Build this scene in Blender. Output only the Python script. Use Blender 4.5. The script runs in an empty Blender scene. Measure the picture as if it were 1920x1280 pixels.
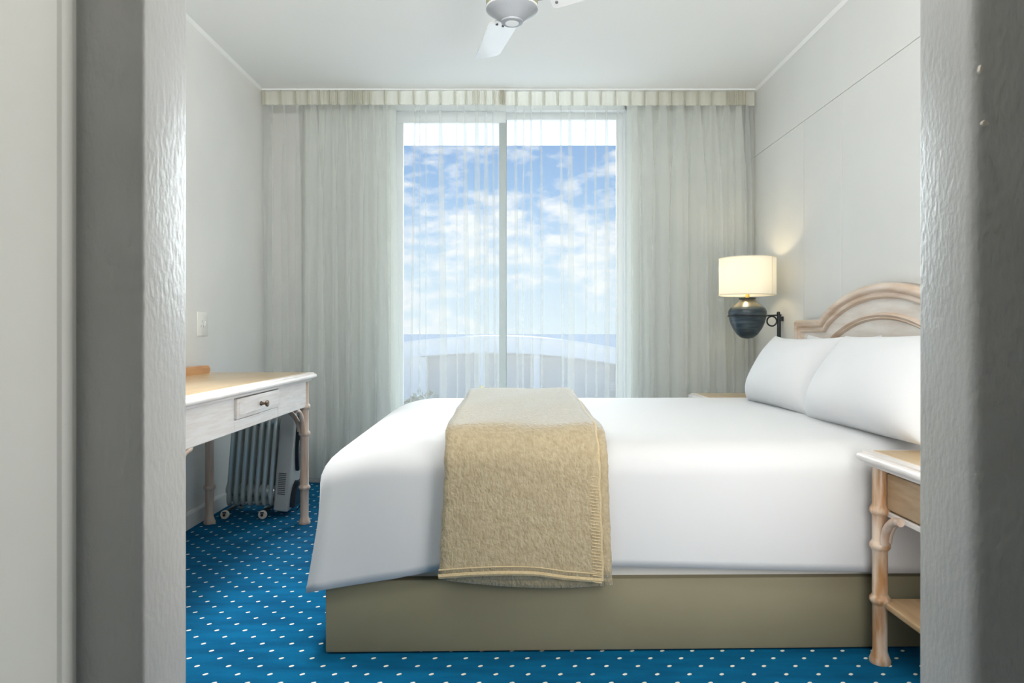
import bpy, bmesh, math, random
from mathutils import Vector, Matrix
random.seed(7)
PI = math.pi
SC = bpy.context.scene
COL = SC.collection

# ------------------------------------------------------------------ camera
F = 1300.0                      # focal length in pixels of the 1920 frame
CAMZ = 0.935
cam_d = bpy.data.cameras.new('camera')
cam = bpy.data.objects.new('camera', cam_d); COL.objects.link(cam)
cam.location = (0, 0, CAMZ); cam.rotation_euler = (PI/2, 0, 0)
cam_d.sensor_width = 36; cam_d.lens = F/1920*36
cam_d.shift_y = -15/1920
cam_d.clip_start = 0.02; cam_d.clip_end = 20000
cam_d.dof.use_dof = True; cam_d.dof.focus_distance = 3.2; cam_d.dof.aperture_fstop = 13
SC.camera = cam
# ------------------------------------------------------------------ colour management
vs = SC.view_settings
SC.display_settings.display_device = 'sRGB'
vs.view_transform = 'Standard'; vs.look = 'None'; vs.gamma = 1; vs.use_curve_mapping = False
vs.exposure = 0.22
SC.cycles.transparent_max_bounces = 24
SC.cycles.max_bounces = 14; SC.cycles.diffuse_bounces = 8; SC.cycles.transmission_bounces = 10
SC.cycles.sample_clamp_indirect = 6.0
# ------------------------------------------------------------------ sky
w = bpy.data.worlds.new('sky'); SC.world = w; w.use_nodes = True
nt = w.node_tree; nt.nodes.clear()
N = nt.nodes.new; L = nt.links.new
tc = N('ShaderNodeTexCoord'); sep = N('ShaderNodeSeparateXYZ'); L(tc.outputs['Generated'], sep.inputs[0])
grad = N('ShaderNodeValToRGB'); L(sep.outputs['Z'], grad.inputs[0])
e = grad.color_ramp.elements
e[0].position = 0.0; e[0].color = (0.74, 0.86, 0.95, 1)
e[1].position = 0.34; e[1].color = (0.13, 0.32, 0.72, 1)
m1 = e.new(0.10); m1.color = (0.55, 0.73, 0.92, 1)
m2 = e.new(0.20); m2.color = (0.25, 0.47, 0.82, 1)
mp = N('ShaderNodeMapping'); mp.inputs['Scale'].default_value = (7.5, 7.5, 15.0); mp.inputs['Location'].default_value = (1.35, 3.1, 4.2)
L(tc.outputs['Generated'], mp.inputs[0])
n1 = N('ShaderNodeTexNoise'); n1.inputs['Scale'].default_value = 1.0; n1.inputs['Detail'].default_value = 7; n1.inputs['Roughness'].default_value = 0.62
L(mp.outputs[0], n1.inputs['Vector'])
mp2 = N('ShaderNodeMapping'); mp2.inputs['Scale'].default_value = (26, 26, 60); L(tc.outputs['Generated'], mp2.inputs[0])
n2 = N('ShaderNodeTexNoise'); n2.inputs['Scale'].default_value = 1.0; n2.inputs['Detail'].default_value = 6; n2.inputs['Roughness'].default_value = 0.55
L(mp2.outputs[0], n2.inputs['Vector'])
mixn = N('ShaderNodeMath'); mixn.operation = 'MULTIPLY_ADD'; mixn.inputs[1].default_value = 0.55
L(n2.outputs['Fac'], mixn.inputs[0]); 
half = N('ShaderNodeMath'); half.operation = 'MULTIPLY'; half.inputs[1].default_value = 0.75; L(n1.outputs['Fac'], half.inputs[0]); L(half.outputs[0], mixn.inputs[2])
cr = N('ShaderNodeValToRGB'); L(mixn.outputs[0], cr.inputs[0])
cr.color_ramp.elements[0].position = 0.62; cr.color_ramp.elements[0].color = (0, 0, 0, 1)
cr.color_ramp.elements[1].position = 0.78; cr.color_ramp.elements[1].color = (0.9, 0.9, 0.9, 1)
mx = N('ShaderNodeMix'); mx.data_type = 'RGBA'
L(cr.outputs[0], mx.inputs[0]); L(grad.outputs[0], mx.inputs[6]); mx.inputs[7].default_value = (0.97, 0.97, 1.0, 1)
bg = N('ShaderNodeBackground'); L(mx.outputs[2], bg.inputs[0]); bg.inputs[1].default_value = 0.97
wo = N('ShaderNodeOutputWorld'); L(bg.outputs[0], wo.inputs[0])
# ------------------------------------------------------------------ daylight: a broad hazy sun high over the sea
def add_sun():
    l = bpy.data.lights.new('sun', 'SUN'); l.energy = 9.5; l.angle = math.radians(55); l.color = (0.88, 0.95, 1.0)
    o = bpy.data.objects.new('sun', l); COL.objects.link(o)
    el, az = math.radians(30), math.radians(-4)          # shines in through the window towards the camera
    d = Vector((math.sin(az)*math.cos(el), -math.cos(az)*math.cos(el), -math.sin(el)))
    o.rotation_euler = d.to_track_quat('-Z', 'Y').to_euler(); o.location = (0, 12, 8)
add_sun()
def add_area(name, loc, rot, sx, sy, power, col):
    l = bpy.data.lights.new(name, 'AREA'); l.shape = 'RECTANGLE'; l.size = sx; l.size_y = sy; l.energy = power; l.color = col
    o = bpy.data.objects.new(name, l); COL.objects.link(o); o.location = loc; o.rotation_euler = rot
# added fill, no fixture, high on the bedroom side of the doorway wall
add_area('bedroom_fill', (-0.1, 0.90, 2.22), (math.radians(120), 0, 0), 2.2, 0.35, 46, (1.0, 0.985, 0.96))
# low unseen fill beside the doorway, added to brighten the bed's near side
add_area('doorway_side_fill', (0.85, 1.065, 0.80), (math.radians(103), 0, math.radians(38)), 0.6, 0.9, 11, (1.0, 0.98, 0.95))
# spot added without a fixture to lift the carpet between desk and bed
def add_spot(name, loc, power, size, blend, col, rad):
    l = bpy.data.lights.new(name, 'SPOT'); l.energy = power; l.spot_size = math.radians(size); l.spot_blend = blend; l.color = col; l.shadow_soft_size = rad
    o = bpy.data.objects.new(name, l); COL.objects.link(o); o.location = loc
add_spot('aisle_fill', (-0.80, 2.35, 2.43), 220, 54, 1.0, (0.97, 0.98, 1.0), 0.30)
# invented fill over the threshold, there to brighten the hall wall
add_area('hall_fill', (0.10, 0.58, 2.40), (0, 0, 0), 0.22, 0.22, 5.5, (1.0, 0.97, 0.92))

# ================================================================== materials
MAT = {}
def new_mat(name):
    m = bpy.data.materials.new(name); m.use_nodes = True
    n = m.node_tree; n.nodes.clear()
    o = n.nodes.new('ShaderNodeOutputMaterial')
    return m, n, o
def pbr(name, col, rough=0.5, col2=None, nscale=8, stretch=(1, 1, 1), ramp=(0.35, 0.65), bump=0.0, bscale=60, bstretch=(1, 1, 1), bdist=0.002,
        metal=0.0, spec=0.5, sheen=0.0, sheen_tint=(1, 1, 1), sheen_rough=0.5, coat=0.0, detail=6):
    m, n, o = new_mat(name)
    p = n.nodes.new('ShaderNodeBsdfPrincipled'); n.links.new(p.outputs[0], o.inputs[0])
    p.inputs['Base Color'].default_value = (*col, 1); p.inputs['Roughness'].default_value = rough; p.inputs['Metallic'].default_value = metal
    p.inputs['Specular IOR Level'].default_value = spec
    if sheen:
        p.inputs['Sheen Weight'].default_value = sheen; p.inputs['Sheen Tint'].default_value = (*sheen_tint, 1); p.inputs['Sheen Roughness'].default_value = sheen_rough
    if coat: p.inputs['Coat Weight'].default_value = coat
    t = n.nodes.new('ShaderNodeTexCoord')
    if col2:
        mpn = n.nodes.new('ShaderNodeMapping'); mpn.inputs['Scale'].default_value = stretch; n.links.new(t.outputs['Object'], mpn.inputs[0])
        nz = n.nodes.new('ShaderNodeTexNoise'); nz.inputs['Scale'].default_value = nscale; nz.inputs['Detail'].default_value = detail
        n.links.new(mpn.outputs[0], nz.inputs['Vector'])
        r = n.nodes.new('ShaderNodeValToRGB'); n.links.new(nz.outputs['Fac'], r.inputs[0])
        r.color_ramp.elements[0].position = ramp[0]; r.color_ramp.elements[0].color = (*col, 1)
        r.color_ramp.elements[1].position = ramp[1]; r.color_ramp.elements[1].color = (*col2, 1)
        n.links.new(r.outputs[0], p.inputs['Base Color'])
    if bump:
        mpb = n.nodes.new('ShaderNodeMapping'); mpb.inputs['Scale'].default_value = bstretch; n.links.new(t.outputs['Object'], mpb.inputs[0])
        nb = n.nodes.new('ShaderNodeTexNoise'); nb.inputs['Scale'].default_value = bscale; nb.inputs['Detail'].default_value = 5
        n.links.new(mpb.outputs[0], nb.inputs['Vector'])
        b = n.nodes.new('ShaderNodeBump'); b.inputs['Strength'].default_value = bump; b.inputs['Distance'].default_value = bdist
        n.links.new(nb.outputs['Fac'], b.inputs['Height']); n.links.new(b.outputs[0], p.inputs['Normal'])
    MAT[name] = m
    return m
def cloth(name, col, transp, transl, rough_bump=0.0):
    """woven fabric: part of the light passes straight, part is scattered through, part reflected"""
    m, n, o = new_mat(name)
    tr = n.nodes.new('ShaderNodeBsdfTransparent')
    df = n.nodes.new('ShaderNodeBsdfDiffuse'); df.inputs[0].default_value = (*col, 1)
    tl = n.nodes.new('ShaderNodeBsdfTranslucent'); tl.inputs[0].default_value = (*col, 1)
    a = n.nodes.new('ShaderNodeMixShader'); a.inputs[0].default_value = transl
    n.links.new(df.outputs[0], a.inputs[1]); n.links.new(tl.outputs[0], a.inputs[2])
    b = n.nodes.new('ShaderNodeMixShader'); n.links.new(a.outputs[0], b.inputs[1]); n.links.new(tr.outputs[0], b.inputs[2])
    b.inputs[0].default_value = transp
    n.links.new(b.outputs[0], o.inputs[0])
    MAT[name] = m
    return m

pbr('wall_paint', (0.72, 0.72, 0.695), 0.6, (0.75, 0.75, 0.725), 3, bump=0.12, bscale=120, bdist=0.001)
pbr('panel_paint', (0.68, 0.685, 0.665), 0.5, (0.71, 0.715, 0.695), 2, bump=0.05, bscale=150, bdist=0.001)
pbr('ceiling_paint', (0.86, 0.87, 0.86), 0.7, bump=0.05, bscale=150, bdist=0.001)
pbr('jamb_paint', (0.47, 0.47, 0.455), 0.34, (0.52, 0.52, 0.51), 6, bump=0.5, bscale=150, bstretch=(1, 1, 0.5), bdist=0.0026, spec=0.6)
pbr('hall_paint', (0.80, 0.80, 0.75), 0.6, (0.83, 0.83, 0.78), 4, bump=0.15, bscale=140, bdist=0.001)
pbr('hall_bounce_cut', (0.30, 0.29, 0.26), 0.6, (0.33, 0.32, 0.29), 4)  # darkened so the unseen hall walls bounce less light onto the doorway face
pbr('trim_paint', (0.74, 0.74, 0.72), 0.4)
pbr('white_plastic', (0.80, 0.80, 0.76), 0.35)
pbr('dark_slot', (0.10, 0.10, 0.10), 0.5)
pbr('duvet_white', (0.645, 0.65, 0.655), 0.75, bump=0.06, bscale=3.5, bdist=0.02, sheen=0.15)
pbr('pillow_white', (0.71, 0.72, 0.735), 0.75, bump=0.10, bscale=7, bdist=0.015, sheen=0.15)
pbr('mattress_white', (0.75, 0.75, 0.73), 0.8)
pbr('valance_olive', (0.25, 0.22, 0.135), 0.8, (0.275, 0.245, 0.155), 2.5, bump=0.1, bscale=300, bdist=0.0008)
pbr('throw_sand', (0.40, 0.32, 0.195), 0.95, (0.50, 0.415, 0.27), 75, stretch=(1, 1, 0.7), ramp=(0.3, 0.7), bump=0.9, bscale=105, bstretch=(1.3, 0.8, 0.8), bdist=0.006, sheen=0.9, sheen_tint=(0.85, 0.93, 1.0), sheen_rough=0.3)
pbr('throw_hem', (0.50, 0.385, 0.215), 0.9, (0.58, 0.46, 0.27), 160, bump=0.6, bscale=260, bdist=0.002, sheen=0.3)
LIMED = dict(rough=0.42, nscale=9, ramp=(0.30, 0.62), bump=0.08, bscale=70, bdist=0.001, coat=0.15)
pbr('limed_wood_y', (0.71, 0.635, 0.58), col2=(0.80, 0.76, 0.73), stretch=(14, 1, 14), **LIMED)
pbr('limed_wood_x', (0.71, 0.635, 0.58), col2=(0.80, 0.76, 0.73), stretch=(1, 14, 14), **LIMED)
pbr('leg_wood', (0.42, 0.205, 0.075), 0.42, (0.70, 0.555, 0.43), 7, stretch=(5, 5, 0.8), ramp=(0.36, 0.60), coat=0.15)
pbr('leg_wood_pale', (0.50, 0.34, 0.24), 0.42, (0.66, 0.53, 0.44), 7, stretch=(6, 6, 0.8), ramp=(0.32, 0.60), coat=0.15)
pbr('veneer_tan', (0.55, 0.38, 0.19), 0.28, (0.63, 0.46, 0.25), 6, stretch=(8, 1, 8), coat=0.3)
pbr('drawer_tan', (0.42, 0.27, 0.14), 0.4, (0.52, 0.36, 0.21), 7, stretch=(8, 1.2, 8))
pbr('rail_orange', (0.62, 0.30, 0.11), 0.35, (0.70, 0.37, 0.15), 8, stretch=(10, 1, 10), coat=0.2)
pbr('head_moulding', (0.58, 0.39, 0.25), 0.33, (0.76, 0.63, 0.52), 5, stretch=(6, 1.0, 6), ramp=(0.25, 0.62), coat=0.3)
pbr('head_panel', (0.68, 0.60, 0.53), 0.42, (0.80, 0.755, 0.70), 5, stretch=(6, 1, 6), coat=0.15)
pbr('bronze_knob', (0.16, 0.11, 0.075), 0.35, metal=0.8)
pbr('iron_black', (0.018, 0.022, 0.026), 0.45, (0.03, 0.035, 0.04), 40, metal=0.3)
pbr('vase_glaze', (0.018, 0.036, 0.050), 0.33, (0.075, 0.105, 0.125), 9, stretch=(1, 1, 7), ramp=(0.45, 0.75), bump=0.5, bscale=30, bstretch=(1, 1, 6), bdist=0.004, metal=0.15, spec=0.7)
pbr('vase_neck', (0.16, 0.15, 0.11), 0.3, (0.06, 0.075, 0.08), 12, metal=0.35)
pbr('brass', (0.62, 0.45, 0.13), 0.3, metal=0.9)
pbr('heater_enamel', (0.62, 0.66, 0.64), 0.22, metal=0.35, coat=0.6)
pbr('heater_panel', (0.46, 0.47, 0.45), 0.4)
pbr('heater_black', (0.012, 0.018, 0.026), 0.3)
pbr('wheel_cream', (0.70, 0.67, 0.58), 0.4)
pbr('fan_white', (0.90, 0.91, 0.92), 0.2)
pbr('fan_grey', (0.36, 0.38, 0.41), 0.35)
pbr('fan_band', (0.36, 0.36, 0.24), 0.4)
pbr('aluminium_white', (0.78, 0.80, 0.80), 0.35)
pbr('stile_backlit', (0.24, 0.29, 0.285), 0.4)  # white stile darkened: its backlit shade is put into the colour
pbr('render_white', (0.96, 0.93, 0.88), 0.8, (0.97, 0.94, 0.89), 1.5)
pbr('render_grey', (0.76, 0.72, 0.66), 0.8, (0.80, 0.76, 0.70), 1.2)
pbr('terrace_pale', (0.82, 0.81, 0.79), 0.8, (0.86, 0.85, 0.83), 0.6)
pbr('soffit_white', (0.85, 0.85, 0.84), 0.8)
pbr('leaf_green', (0.42, 0.43, 0.34), 0.6, (0.52, 0.48, 0.40), 20)
pbr('flower_yellow', (0.75, 0.62, 0.20), 0.6)
pbr('sea_blue', (0.27, 0.31, 0.36), 1.0, (0.30, 0.34, 0.385), 0.02, spec=0.0)
pbr('chip_plaster', (0.66, 0.60, 0.52), 0.8)
cloth('sheer', (0.71, 0.735, 0.715), 0.755, 0.10)
cloth('heading', (0.84, 0.83, 0.75), 0.06, 0.42)
cloth('drape', (0.83, 0.855, 0.815), 0.0, 0.25)
cloth('shade_linen', (0.88, 0.87, 0.83), 0.0, 0.5)
def glass_mat():
    m, n, o = new_mat('pane_glass')
    tr = n.nodes.new('ShaderNodeBsdfTransparent'); tr.inputs[0].default_value = (0.97, 0.985, 0.98, 1)
    gl = n.nodes.new('ShaderNodeBsdfGlossy'); gl.inputs['Roughness'].default_value = 0.3
    mx = n.nodes.new('ShaderNodeMixShader'); mx.inputs[0].default_value = 0.012
    n.links.new(tr.outputs[0], mx.inputs[1]); n.links.new(gl.outputs[0], mx.inputs[2]); n.links.new(mx.outputs[0], o.inputs[0])
    MAT['pane_glass'] = m
glass_mat()
def bulb_mat():
    m, n, o = new_mat('bulb_glow')
    em = n.nodes.new('ShaderNodeEmission'); em.inputs[0].default_value = (1, 0.80, 0.50, 1); em.inputs[1].default_value = 6
    n.links.new(em.outputs[0], o.inputs[0]); MAT['bulb_glow'] = m
bulb_mat()
def carpet_mat():
    m, n, o = new_mat('carpet_blue_dots')
    nd = n.nodes.new; lk = n.links.new
    p = nd('ShaderNodeBsdfPrincipled'); lk(p.outputs[0], o.inputs[0])
    p.inputs['Roughness'].default_value = 0.95; p.inputs['Specular IOR Level'].default_value = 0.1
    t = nd('ShaderNodeTexCoord'); s = nd('ShaderNodeSeparateXYZ'); lk(t.outputs['Object'], s.inputs[0])
    def M(op, a, b=None, c=None):
        k = nd('ShaderNodeMath'); k.operation = op
        for i, v in enumerate((a, b, c)):
            if v is None: continue
            if isinstance(v, (int, float)): k.inputs[i].default_value = v
            else: lk(v, k.inputs[i])
        return k.outputs[0]
    PX, PY = 0.0886, 0.047
    row = M('FLOOR', M('DIVIDE', s.outputs['Y'], PY))
    odd = M('MODULO', M('ABSOLUTE', row), 2.0)
    fx = M('SUBTRACT', M('FRACT', M('ADD', M('DIVIDE', s.outputs['X'], PX), M('MULTIPLY', odd, 0.5))), 0.5)
    fy = M('SUBTRACT', M('FRACT', M('DIVIDE', s.outputs['Y'], PY)), 0.5)
    dx = M('MULTIPLY', fx, PX); dy = M('MULTIPLY', fy, PY)
    a = M('ADD', M('MULTIPLY', dx, 0.80), M('MULTIPLY', dy, 0.60)); b = M('SUBTRACT', M('MULTIPLY', dy, 0.80), M('MULTIPLY', dx, 0.60))
    d = M('ADD', M('POWER', M('ABSOLUTE', M('DIVIDE', a, 0.0072)), 2.6), M('POWER', M('ABSOLUTE', M('DIVIDE', b, 0.0046)), 2.6))
    mask = M('LESS_THAN', d, 1.0)
    mp = nd('ShaderNodeMapping'); mp.inputs['Scale'].default_value = (2.0, 9.0, 1); lk(t.outputs['Object'], mp.inputs[0])
    nz = nd('ShaderNodeTexNoise'); nz.inputs['Scale'].default_value = 2.2; nz.inputs['Detail'].default_value = 5; lk(mp.outputs[0], nz.inputs['Vector'])
    r = nd('ShaderNodeValToRGB'); lk(nz.outputs['Fac'], r.inputs[0])
    r.color_ramp.elements[0].position = 0.32; r.color_ramp.elements[0].color = (0.0006, 0.072, 0.165, 1)
    r.color_ramp.elements[1].position = 0.62; r.color_ramp.elements[1].color = (0.0010, 0.112, 0.24, 1)
    mx = nd('ShaderNodeMix'); mx.data_type = 'RGBA'; lk(mask, mx.inputs[0]); lk(r.outputs[0], mx.inputs[6]); mx.inputs[7].default_value = (0.80, 0.78, 0.66, 1)
    lk(mx.outputs[2], p.inputs['Base Color'])
    nb = nd('ShaderNodeTexNoise'); nb.inputs['Scale'].default_value = 420; lk(t.outputs['Object'], nb.inputs['Vector'])
    bp = nd('ShaderNodeBump'); bp.inputs['Strength'].default_value = 0.5; bp.inputs['Distance'].default_value = 0.003
    lk(nb.outputs['Fac'], bp.inputs['Height']); lk(bp.outputs[0], p.inputs['Normal'])
    MAT['carpet_blue_dots'] = m
carpet_mat()

# ================================================================== geometry helpers
def box(bm, x0, x1, y0, y1, z0, z1, bev=0.0, seg=2):
    r = bmesh.ops.create_cube(bm, size=1)
    vv = r['verts']
    for v in vv:
        v.co = Vector((x0+(v.co.x+.5)*(x1-x0), y0+(v.co.y+.5)*(y1-y0), z0+(v.co.z+.5)*(z1-z0)))
    if bev:
        es = list({e for v in vv for e in v.link_edges})
        bmesh.ops.bevel(bm, geom=es, offset=bev, segments=seg, affect='EDGES', profile=0.5)
def lathe(bm, prof, c=(0, 0, 0), seg=24, axis='Z'):
    """prof: (radius, height) from bottom to top, closed at both ends"""
    rings = []
    for r, h in prof:
        ring = []
        for k in range(seg):
            a = 2*PI*k/seg
            p = (r*math.cos(a), r*math.sin(a), h)
            if axis == 'X': p = (h, r*math.cos(a), r*math.sin(a))
            if axis == 'Y': p = (r*math.sin(a), h, r*math.cos(a))
            ring.append(bm.verts.new((p[0]+c[0], p[1]+c[1], p[2]+c[2])))
        rings.append(ring)
    for a, b in zip(rings, rings[1:]):
        for k in range(seg):
            bm.faces.new((a[k], a[(k+1) % seg], b[(k+1) % seg], b[k]))
    bm.faces.new(list(reversed(rings[0]))); bm.faces.new(rings[-1])
def tube(bm, pts, r, seg=10, closed=False):
    pts = [Vector(p) for p in pts]; n = len(pts); rings = []
    up = Vector((0, 0, 1))
    prev = None
    for i, p in enumerate(pts):
        if closed: t = (pts[(i+1) % n]-pts[i-1]).normalized()
        else: t = (pts[min(i+1, n-1)]-pts[max(i-1, 0)]).normalized()
        if prev is None:
            a = t.cross(up)
            if a.length < 1e-3: a = t.cross(Vector((1, 0, 0)))
        else:
            a = prev - t*prev.dot(t)
        a.normalize(); prev = a; b = t.cross(a)
        rr = r[i] if isinstance(r, (list, tuple)) else r
        rings.append([bm.verts.new(p+a*math.cos(2*PI*k/seg)*rr+b*math.sin(2*PI*k/seg)*rr) for k in range(seg)])
    rng = range(n) if closed else range(n-1)
    for i in rng:
        A, B = rings[i], rings[(i+1) % n]
        for k in range(seg): bm.faces.new((A[k], A[(k+1) % seg], B[(k+1) % seg], B[k]))
    if not closed:
        bm.faces.new(list(reversed(rings[0]))); bm.faces.new(rings[-1])
def prism(bm, poly, axis, a0, a1):
    """closed outline (2D) extruded along axis between a0 and a1. axis X: poly=(y,z); Y: (x,z); Z: (x,y)"""
    def P(u, v, a): return {'X': (a, u, v), 'Y': (u, a, v), 'Z': (u, v, a)}[axis]
    A = [bm.verts.new(P(u, v, a0)) for u, v in poly]; B = [bm.verts.new(P(u, v, a1)) for u, v in poly]
    n = len(poly)
    for i in range(n): bm.faces.new((A[i], A[(i+1) % n], B[(i+1) % n], B[i]))
    bm.faces.new(list(reversed(A))); bm.faces.new(B)
def grid(bm, rows):
    V = [[bm.verts.new(p) for p in r] for r in rows]
    for a, b in zip(V, V[1:]):
        for i in range(len(a)-1): bm.faces.new((a[i], a[i+1], b[i+1], b[i]))
    return V
def smooth_me(me, angle=40):
    for p in me.polygons: p.use_smooth = True
    try: me.set_sharp_from_angle(angle=math.radians(angle))
    except Exception: pass
def obj(name, bm, mat, parent=None, smooth=True, angle=40, loc=None):
    bmesh.ops.recalc_face_normals(bm, faces=bm.faces)
    me = bpy.data.meshes.new(name); bm.to_mesh(me); bm.free()
    if smooth: smooth_me(me, angle)
    me.materials.append(MAT[mat])
    o = bpy.data.objects.new(name, me); COL.objects.link(o)
    if parent: o.parent = parent
    if loc: o.location = loc
    return o
def tag(o, label=None, cat=None, group=None, kind=None):
    if label: o['label'] = label
    if cat: o['category'] = cat
    if group: o['group'] = group
    if kind: o['kind'] = kind
    return o
def thing(name, label, cat, loc=(0, 0, 0), rotz=0.0, group=None):
    o = bpy.data.objects.new(name, None); COL.objects.link(o); o.empty_display_size = 0.1
    o.location = loc; o.rotation_euler = (0, 0, rotz)
    return tag(o, label, cat, group)
def struct(name, bm, mat, label, cat='wall', parent=None, smooth=False):
    o = obj(name, bm, mat, parent, smooth=smooth)
    if not parent: tag(o, label, cat, kind='structure')
    return o
def BM(): return bmesh.new()
def copy_of(o, parent, loc=None, rot=None):
    c = o.copy(); COL.objects.link(c); c.parent = parent
    if loc is not None: c.location = loc
    if rot is not None: c.rotation_euler = rot
    return c
def copy_tree(o, parent=None):
    c = o.copy(); COL.objects.link(c); c.parent = parent
    for ch in list(o.children): copy_tree(ch, c)
    return c

# ================================================================== room shell
XL, XR, YB, YF, H = -1.556, 1.517, 4.50, 0.863, 2.45      # left wall, right wall, window wall, doorway wall (room side), ceiling
YD = 0.763                                                # hall side of the doorway wall
JL, JR = -0.405, 0.507                                    # doorway reveals
WX0, WX1 = -0.80, 0.776                                   # window opening
b = BM(); box(b, -2.2, 2.2, -1.6, 4.62, -0.1, 0.0); struct('floor', b, 'carpet_blue_dots', 'blue carpet with small cream dots', 'floor')
b = BM(); box(b, -2.2, 2.2, -1.6, 4.62, H, H+0.1); struct('ceiling', b, 'ceiling_paint', 'plain white painted ceiling', 'ceiling')
b = BM(); box(b, XL-0.1, XL, YF, 4.62, 0, H); struct('wall_left', b, 'wall_paint', 'pale grey wall behind the writing desk')
b = BM(); box(b, XR+0.006, XR+0.12, YF, 4.62, 0, H); wr = struct('wall_right', b, 'wall_paint', 'pale grey panelled wall behind the headboard')
seams = [YF+0.002, 1.12, 1.95, 3.19, 3.605, 4.497]
for y0, y1 in zip(seams, seams[1:]):
    b = BM(); box(b, XR, XR+0.006, y0+0.0022, y1-0.0022, 0.002, 2.038, 0.0012, 1); obj('panel', b, 'panel_paint', wr, smooth=False)
b = BM(); box(b, XR+0.001, XR+0.0062, YF+0.002, 4.497, 2.041, H-0.002, 0.001, 1); obj('panel', b, 'panel_paint', wr, smooth=False)
# window wall: the part beside the opening on each side and a slim lintel
b = BM(); box(b, XL, WX0, YB, 4.62, 0, H); box(b, WX1, XR+0.006, YB, 4.62, 0, H)
struct('wall_back', b, 'wall_paint', 'pale grey wall either side of the window behind curtains')
# doorway wall with rounded, thickly painted reveals
def reveal_outline(x_in, x_out, r):
    s = 1 if x_out > x_in else -1
    pts = []
    for k in range(5):
        a = PI/2*k/4
        pts.append((x_in+s*(r-r*math.cos(a)), YD+r-r*math.sin(a)))      # hall corner
    pts = list(pts)
    pts.append((x_out, YD)); pts.append((x_out, YF))
    q = 0.003
    for k in range(5):
        a = PI/2*k/4
        pts.append((x_in+s*(q-q*math.sin(a)), YF-q+q*math.cos(a)))
    return pts
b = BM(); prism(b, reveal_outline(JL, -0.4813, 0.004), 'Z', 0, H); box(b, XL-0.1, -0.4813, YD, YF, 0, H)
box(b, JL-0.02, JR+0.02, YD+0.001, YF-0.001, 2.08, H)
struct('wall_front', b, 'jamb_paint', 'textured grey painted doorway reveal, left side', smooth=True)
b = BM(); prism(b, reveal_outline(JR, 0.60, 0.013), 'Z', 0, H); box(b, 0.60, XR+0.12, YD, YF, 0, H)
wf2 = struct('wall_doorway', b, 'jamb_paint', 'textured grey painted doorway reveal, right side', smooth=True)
def chip(z, x, y, sx, sz):
    bb = BM(); pts = []
    for k in range(7):
        a = 2*PI*k/7; rr = random.uniform(0.7, 1.1)
        pts.append((x+math.cos(a)*sx*rr, z+math.sin(a)*sz*rr))
    prism(bb, pts, 'Y', y-0.0008, y+0.004); obj('paint_chip', bb, 'chip_plaster', wf2, smooth=False)
chip(0.935+(625-128)*0.752/F, 0.5105, 0.7545, 0.0022, 0.005)
chip(0.935+(625-230)*0.752/F, 0.5135, 0.7525, 0.0045, 0.0035)
# hall in front of the doorway
b = BM(); box(b, -0.60, -0.4813, -1.5, YD, 0, H); wh = struct('wall_hall', b, 'hall_paint', 'smooth pale hall wall at the far left')
b = BM(); prism(b, [(-0.4813, YD-0.030), (-0.4778, YD-0.027), (-0.4765, YD-0.012), (-0.4795, YD), (-0.4813, YD)], 'Z', 0, H)
struct('trim_1', b, 'hall_paint', 'narrow grey corner bead beside the left doorway face', 'trim')
b = BM(); box(b, 0.60, 0.70, -1.5, YD, 0, H); struct('wall_hall_right', b, 'hall_bounce_cut', 'unseen hall wall to the right, set close to shade the doorway face')  # out of view, moved close in to block light from the right doorway face
b = BM(); box(b, -0.6, 0.7, -1.6, -1.5, 0, H); struct('wall_hall_end', b, 'hall_bounce_cut', 'hall end wall behind the camera')
# skirting boards and cornice beads
b = BM(); prism(b, [(XL, 0), (XL+0.014, 0), (XL+0.014, 0.068), (XL+0.008, 0.08), (XL, 0.08)], 'Y', YF, YB)
struct('baseboard_left', b, 'trim_paint', 'pale skirting board along the left wall', 'baseboard')
b = BM(); prism(b, [(XR, 0), (XR-0.014, 0), (XR-0.014, 0.068), (XR-0.008, 0.08), (XR, 0.08)], 'Y', YF, YB)
struct('baseboard_right', b, 'trim_paint', 'pale skirting board along the right wall', 'baseboard')
b = BM(); prism(b, [(XL, H-0.014), (XL+0.014, H), (XL, H)], 'Y', YF, YB); struct('trim_2', b, 'ceiling_paint', 'thin white bead between ceiling and left wall', 'trim')
b = BM(); prism(b, [(XR, H-0.014), (XR-0.014, H), (XR, H)], 'Y', YF, YB); struct('trim_3', b, 'ceiling_paint', 'thin white bead between ceiling and right wall', 'trim')

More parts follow.
